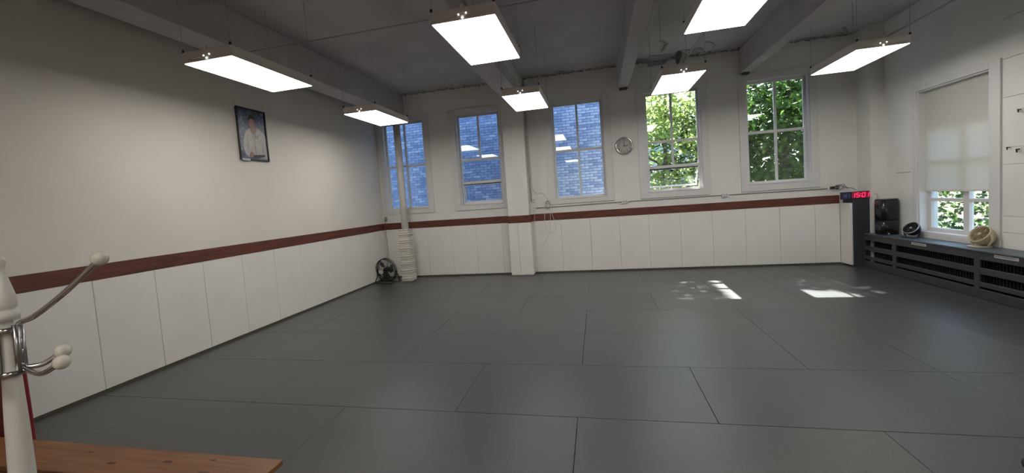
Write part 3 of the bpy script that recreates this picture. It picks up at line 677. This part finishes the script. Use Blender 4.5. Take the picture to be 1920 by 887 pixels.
# small fans on the radiator cover
def desk_fan(name, loc, R, shell, inner, rim, label, tilt, yaw, basew, depth=.11):
    f = empty(name, loc, (0, 0, yaw)); tag(f, label, 'fan')
    mb = MB(); mb.add([], [])
    bs = prism(rrect(basew, .085, .05), 0, .018); bs.build('base', shell, f)
    hz = R+.045
    hdm = Matrix.Rotation(PI/2, 4, 'X')
    mb = MB(); mb.lathe([(R*.45, -depth), (R*.80, -depth*.8), (R*.97, -depth*.35), (R, 0), (R*.985, .012), (R*.90, .012), (R*.86, -.01), (R*.78, -depth*.6), (R*.4, -depth*.85), (1e-5, -depth*.85)], 32, hdm)
    h = mb.build('shell', shell, f, (0, 0, hz)); h.rotation_euler = (tilt, 0, 0)
    mb = MB(); mb.lathe([(R*.90, .010), (R*.985, .015), (R*1.005, .004), (R*.99, -.006)], 32, hdm); mb.build('rim', rim, h)
    mb = MB()
    for k in range(2, 8):
        r = R*.9*k/8; mb.tube([(r*math.cos(2*PI*i/28), -.006, r*math.sin(2*PI*i/28)) for i in range(29)], .0017, 4, caps=False)
    for k in range(14):
        a = 2*PI*k/14; mb.tube([(R*.15*math.cos(a), -.009, R*.15*math.sin(a)), (R*.92*math.cos(a), -.006, R*.92*math.sin(a))], .0018, 4, caps=False)
    mb.build('grille', inner, h)
    b = blades(R*.80, 4, .02).build('blade', inner, h, (0, .035, 0))
    mb = MB(); mb.lathe([(1e-5, .016), (R*.12, .014), (R*.17, .006), (R*.17, 0)], 16, hdm); mb.build('hub_cap', rim, h)
    for s in (-1, 1):
        mb = MB(); mb.tube(curvepts([(s*basew*.85, .01, .012), (s*(R+.012), .015, hz*.55), (s*(R+.006), .012, hz)], 5), .013, 8); mb.build('bracket', shell, f)
    return f
desk_fan('desk_fan', (4.925, 8.02, .6255), .112, M['plastic_black'], mat('dark_fan_grille', (.02, .022, .02), .3), mat('smoky_rim', (.45, .47, .5), .2, metal=.4), 'small black desk fan on the radiator cover next to the air purifier', math.radians(-40), math.radians(-72), .105)
desk_fan('desk_fan', (4.945, 6.80, .6255), .128, M['beige'], M['beige_dark'], M['beige'], 'small beige desk fan tilted upwards in front of the right-hand window', math.radians(-36), math.radians(-82), .105, .16)

# hooks on the right wall at the edge of the frame
for (y, z, s, lb) in ((6.565, 1.905, 1, 'small black dart-like hook on the right wall, nearest the window casing'), (6.44, 1.87, 1.4, 'small black wedge-shaped hook at the right edge of the frame, lower of the edge pair'), (6.425, 2.35, 1.2, 'small black hook high at the right edge of the frame')):
    h = empty('wall_hook', (XR-.014, y, z)); tag(h, lb, 'hook')
    bx(-.006, 0, -.015*s, .015*s, -.02*s, .02*s, c=.001).build('hook_plate', M['plastic_white'], h)
    mb = MB(); mb.tube(curvepts([(-.003, 0, .008), (-.03, 0, .0), (-.04, -.012, -.02*s), (-.05, -.02, .012)], 5), .006*s, 7); mb.build('hook_arm', M['plastic_black'], h)

# ---------------------------------------------------------------- foreground: bench, coat stand, red pad
bn = empty('bench', (-3.1, 1.64, 0)); tag(bn, 'long narrow varnished knotty pine bench in the bottom left corner', 'bench')
bx(-1.4, 1.44, -.12, .117, .422, .45, c=.003).build('seat_plank', M['pine'], bn)
for x, y, s in ((-.12, -.03, .016), (.22, .05, .012), (.48, -.02, .018), (.80, .03, .016), (1.1, -.03, .02), (1.05, .07, .012), (-.4, .03, .014)):
    mb = MB(); mb.lathe([(1e-5, .0006), (1, .0004), (1.1, 0)], 14, Matrix.Translation((x, y, .45)) @ Matrix.Diagonal((s*1.6, s*.6, 1, 1))); mb.build('knot', M['knot'], bn)
for x in (-1.15, 1.15):
    bx(x-.02, x+.02, -.10, .10, 0, .421, c=.003).build('leg', M['pine'], bn)
bx(-1.13, 1.13, -.012, .012, .25, .33, c=.003).build('stretcher', M['pine'], bn)
rp = empty('red_pad', (-4.58, 2.055, 0)); tag(rp, 'upright dark red padded mat standing behind the coat stand by the left wall', 'mat')
bx(-.40, .505, -.04, .04, 0, .865, c=.01).build('pad_body', M['red'], rp)
bx(-.402, .507, -.004, .004, .02, .85).build('seam_piping', M['red'], rp)
# coat stand
A = Vector((-1.241, .607, 1.194)); Bt = Vector((-1.265, .631, 1.653))
ax = (Bt-A).normalized(); base = A-ax*(A.z/ax.z)
cs = empty('coat_stand', base); tag(cs, 'ivory coat stand with chrome hooks tipped with round ivory knobs, at the left edge', 'coat stand')
q = ax.to_track_quat('Z', 'Y'); cs.rotation_euler = q.to_euler()
Hh = (Bt-base).length    # height of the finial ball
inv = q.to_matrix().inverted()
def loc(p): return inv @ (Vector(p)-base)
mb = MB(); mb.lathe([(.0205, .03), (.0205, Hh-.46), (.0185, Hh-.36), (.0150, Hh-.25), (.0125, Hh-.18), (.0105, Hh-.12), (.0105, Hh-.10)], 20); mb.build('pole', M['ivory'], cs)
mb = MB(); mb.lathe([(1e-5, Hh+.011), (.007, Hh+.008), (.0115, Hh), (.0085, Hh-.009), (.006, Hh-.018), (.008, Hh-.028), (.013, Hh-.05), (.0185, Hh-.076), (.0205, Hh-.092), (.0185, Hh-.102), (.013, Hh-.106), (.013, Hh-.108), (.022, Hh-.109), (.022, Hh-.130), (.010, Hh-.132)], 20); mb.build('finial', M['ivory'], cs)
for k in range(4):
    a = k*PI/2+.6; mb = MB(); mb.tube(curvepts([(0, 0, .10), (.10*math.cos(a), .10*math.sin(a), .06), (.24*math.cos(a), .24*math.sin(a), .014)], 5), .012, 8); mb.build('foot', M['ivory'], cs)
cr = rt.copy(); cr.z = 0; cr.normalize()
viewd = Vector((fw.x, fw.y, 0)).normalized()
def hookset(direction, upball, lows):
    d = Vector(direction).normalized(); d = inv @ d; d.z = 0; d.normalize(); r = .021
    zt = Hh-.150; zb = Hh-.245
    mb = MB()
    p = d*r
    for s in (-1, 1):
        sd = Vector((-d.y, d.x, 0))*.005*s
        mb.tube([(p+sd)+Vector((0, 0, zt+.01)), (p+sd)+Vector((0, 0, zb))], .0062, 8)
    br = mb.build('hook_bracket', M['chrome_dull'], cs)
    pass
    u = loc(upball) if not isinstance(upball, float) else None
    if u is None: u = d*.20+Vector((0, 0, Hh-.01))
    st = p+Vector((0, 0, zt-.02))
    mb = MB(); pts = curvepts([st, st+Vector((0, 0, .03))+d*.003, st+(u-st)*.22+Vector((0, 0, .012)), st+(u-st)*.6, u], 8); mb.tube(pts, .0058, 10); mb.build('upper_hook', M['chrome'], cs)
    MB().ball(u, .0155, 18).build('knob', M['ivory_ball'], cs)
    for lb in lows:
        e = loc(lb) if not isinstance(lb, tuple) else d*lb[0]+Vector((-d.y, d.x, 0))*lb[1]+Vector((0, 0, Hh+lb[2]))
        s2 = p+Vector((0, 0, zb+.05)); low = s2+(e-s2)*.42; low.z = e.z-.022
        mb = MB(); mb.tube(curvepts([s2, s2+Vector((0, 0, -.035)), low, e+(low-e)*.35+Vector((0, 0, -.002)), e], 8), .0055, 10); mb.build('lower_hook', M['chrome'], cs)
        MB().ball(e, .0150, 18).build('knob', M['ivory_ball'], cs)
for zc_ in (Hh-.150, Hh-.243):
    mb = MB(); mb.lathe([(.012, zc_-.005), (.0245, zc_-.005), (.0245, zc_+.005), (.012, zc_+.005)], 20); mb.build('collar', M['chrome'], cs)
hookset(cr*1.0+viewd*.15, Vector((-1.053, .679, 1.643)), [Vector((-1.182, .669, 1.441)), Vector((-1.121, .630, 1.432))])
hookset(-cr*.35-viewd*1.0, .2, [(.055, .02, -.235), (.055, -.02, -.235)])
hookset(-cr*1.0-viewd*.1, .2, [(.09, .03, -.20), (.09, -.03, -.20)])
# black object at the lower right edge of the frame
bg_ = empty('gym_bag', (2.31, 2.74, 0)); tag(bg_, 'small rounded black bag at the bottom right corner of the frame', 'bag')
MB().ball((0, 0, .055), .055, 20, (2.2, 1.5, 1)).build('bag_body', M['plastic_black'], bg_)
mb = MB(); mb.tube(curvepts([(-.06, 0, .10), (-.03, 0, .14), (.03, 0, .14), (.06, 0, .10)], 5), .006, 8); mb.build('handle', M['plastic_black'], bg_)

# ---------------------------------------------------------------- outside
bx(-40, 40, YB+.3, 70, -4.2, -4.0).build('ground', M['grass'], kind='structure')
bx(XR+.3, 40, -20, YB+.29, -4.2, -4.0).build('ground_side', M['grass'], kind='structure')
# brick neighbour
BYF = 12.0
bb = bx(-14, .86, BYF+.012, BYF+6, -4, 8.6).build('brick_building', M['mortar']); tag(bb, 'painted brick building coloured as if in blue skylight, seen through the three left windows', 'building')
bw, bh = .215, .0665; lx, lz = .226, .0765
protos = [bx(0, bw, 0, .014, 0, bh, c=.003).mesh('brick', M[k]) for k in ('brick', 'brick2', 'brick3')]
rest = MB(); count = 0
rest_m = [M['brick'], M['brick2'], M['brick3']]
def edge_ok(x): return x+bw < .86
z = 1.35; row = 0
while z < 4.75:
    x = -7.4+(row % 2)*lx/2
    while x < .86:
        ww = bw
        if x+bw > .86: break
        k = random.choices((0, 1, 2), (4, 2, 6) if x > -1.4 else (5, 3, 2))[0]  # more pale bricks at this end put its stronger skylight into the colour
        if -1.20 < x < .42 and 1.5 < z < 4.45 and count < 300:
            count += 1; o = inst('brick', protos[k], bb, (x, BYF+random.uniform(-.003, .003), z))
        else:
            rest.cur = k; dy = random.uniform(-.003, .003)
            rest.box(x, x+bw, BYF+dy, BYF+.014, z, z+bh)
        x += lx
    z += lz; row += 1
rest.build('far_bricks', rest_m, bb, kind='stuff')
bx(-14.1, .96, BYF-.1, BYF+6.1, 8.6, 8.8).build('roof_edge', M['mortar'], bb)
# far pale house behind the trees
fh = empty('far_house', (3.5, 27, -4)); tag(fh, 'pale house glimpsed through the leaves beyond the trees', 'building')
bx(-6, 2.5, 0, 6, 0, 9).build('walls', M['render'], fh)
for x in (-5, -3, -1, 1):
    for zz in (4.4, 7.0):
        fr = bx(x-.5, x+.5, -.06, 0, zz-.7, zz+.7).build('window', M['white_wood'], fh); bx(x-.42, x+.42, -.07, -.06, zz-.62, zz+.62).build('pane', M['black_gloss'], fr)
mb = MB(); mb.poly([(-6.4, -.4, 9), (2.9, -.4, 9), (-1.75, -.4, 11.5)], (0, 6.8, 0)); mb.build('roof', M['mortar'], fh)

# trees: five-lobed leaves
def leafshape(R):
    pts = []
    lob = [(0, 1.0), (.32, .52), (.75, .80), (.62, .35), (1.0, .22), (.45, -.05), (.38, -.45), (0, -.22), (-.38, -.45), (-.45, -.05), (-1.0, .22), (-.62, .35), (-.75, .80), (-.32, .52)]
    return [(x*R*.62, y*R*.62) for x, y in lob]
LS = leafshape(1)
def add_leaf(V, Fc, p, R, nrm):
    nrm = nrm.normalized(); a = nrm.orthogonal().normalized(); b = nrm.cross(a); an = random.uniform(0, 2*PI)
    u = a*math.cos(an)+b*math.sin(an); v = nrm.cross(u); o = len(V)
    V.append((p.x, p.y, p.z))
    for x, y in LS:
        q = p+u*(x*R)+v*(y*R)-nrm*(.18*R*(x*x+y*y)); V.append((q.x, q.y, q.z))
    n = len(LS)
    for i in range(n): Fc.append((o, o+1+i, o+1+(i+1) % n))
def foliage(name, pts, m, parent, Rr=(.09, .16)):
    V = []; Fc = []
    for p in pts:
        if p.x < 1.15 and p.y > 11.7: continue
        nrm = Vector((random.gauss(0, .55), random.gauss(-.25, .55), random.gauss(.75, .4)))
        add_leaf(V, Fc, p-parent.location, random.uniform(*Rr), nrm)
    me = bpy.data.meshes.new(name); me.from_pydata(V, [], Fc); me.materials.append(m); me.update()
    o = bpy.data.objects.new(name, me); COL.objects.link(o); o.parent = parent; o['kind'] = 'stuff'; return o
def clusters(cx, cy, cz, rx, ry, rz, nc, nl, cr_=.55, hole=None):
    out = []
    for _ in range(nc):
        while True:
            a = Vector((random.uniform(-1, 1), random.uniform(-1, 1), random.uniform(-1, 1)))
            if a.length < 1: break
        c = Vector((cx+a.x*rx, cy+a.y*ry, cz+a.z*rz)); s = random.uniform(.6, 1.2)*cr_
        for _ in range(nl):
            p = c+Vector((random.gauss(0, s), random.gauss(0, s), random.gauss(0, s*.45)))
            if hole and hole(p): continue
            out.append(p)
    return out
TE = math.tan(SUN_EL)
def to_window(p):
    """where the sunbeam through p crosses the plane of the back windows"""
    t = (p.y-GY); return p.x-.02/math.cos(SUN_EL)*0-.0327*t, p.z-TE*t
def keep_gap(p):  # leaf-free openings shaped to let the sun patches through
    x, z = to_window(p)
    if z > 5.0 or z < 1.2: return False
    if 1.93 < x < 2.35 and 1.5 < z < 4.0: return True
    if 2.9 < x < 3.62 and 2.95+max(0, (x-3.15))*.55 < z < 4.0: return True
    return False
def tree(x, y, crowns, label, trunk=.16, fork=(.5, 0, 0)):
    t = empty('tree', (x, y, -4)); tag(t, label, 'tree')
    mb = MB(); mb.tube(curvepts([(0, 0, 0), (.05, .05, 2), (-.05, 0, 4), (.1, .1, 6.5), (.2, .1, 9)], 6), [trunk*(1-.75*i/24) for i in range(25)], 10); mb.build('trunk', M['bark'], t)
    for k in range(9):
        a = random.uniform(0, 2*PI); h = random.uniform(3.2, 8); L = random.uniform(1.2, 2.4)
        mb = MB(); mb.tube(curvepts([(0, 0, h), (L*.5*math.cos(a), L*.5*math.sin(a), h+.5), (L*math.cos(a), L*math.sin(a), h+.7)], 5), [.05*(1-.8*i/10) for i in range(11)], 6); mb.build('branch', M['bark'], t)
    for nm, pts, m, rr in crowns: foliage(nm, pts, M[m], t, rr)
    return t
c1 = clusters(2.6, 15.2, 3.0, 1.9, 1.5, 3.0, 62, 70, .5, keep_gap)
c1b = clusters(2.8, 17.5, 3.6, 2.6, 1.5, 3.6, 34, 90, .55, keep_gap)
def fill(n, x0, x1, y0, y1, z0, z1):
    out = []
    while len(out) < n:
        p = Vector((random.uniform(x0, x1), random.uniform(y0, y1), random.uniform(z0, z1)))
        if not keep_gap(p): out.append(p)
    return out
c1b += fill(500, 1.2, 4.2, 17.5, 20, -1, 6.6)
tree(2.3, 15.6, [('leaves', c1, 'leaf_sunlit', (.10, .18)), ('leaves', c1b, 'leaf_sunlit', (.10, .18))], 'sunlit green maple with sparse bright leaves behind the window right of the clock')
c2 = clusters(6.0, 14.2, 3.2, 2.2, 1.4, 3.2, 105, 85, .5, keep_gap)
c2b = clusters(6.0, 16.6, 3.6, 3.4, 1.4, 3.8, 90, 95, .6, keep_gap)
c2b += fill(9000, 4.0, 10.5, 17.0, 20, -1.5, 7.0)
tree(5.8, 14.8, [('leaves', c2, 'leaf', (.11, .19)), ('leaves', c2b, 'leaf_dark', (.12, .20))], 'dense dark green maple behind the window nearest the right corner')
# unseen crown added to shade the two windows, shaped around the sun gaps
up1 = []
while len(up1) < 5200:
    xx, zz, tt = random.uniform(.6, 4.6), random.uniform(1.3, 4.2), random.uniform(3.6, 7.2)
    p = Vector((xx+.0327*tt, GY+tt, zz+TE*tt))
    if not keep_gap(p): up1.append(p)
t3 = tree(3.9, 15.9, [('leaves', up1, 'leaf', (.10, .17))], 'tall maple with an unseen high crown added to shade the back windows')
c3 = clusters(9.6, 8.6, 1.4, 1.6, 3.4, 2.6, 90, 80, .5)
c3b = clusters(12.2, 10.5, 1.2, 1.6, 5.0, 3.6, 70, 90, .6)
c3b += [Vector((random.uniform(11, 15), random.uniform(6, 22), random.uniform(-4, 6))) for _ in range(9000)]
c3 += [Vector((random.uniform(8, 10.5), random.uniform(9, 15), random.uniform(-3.5, 3))) for _ in range(3500)]
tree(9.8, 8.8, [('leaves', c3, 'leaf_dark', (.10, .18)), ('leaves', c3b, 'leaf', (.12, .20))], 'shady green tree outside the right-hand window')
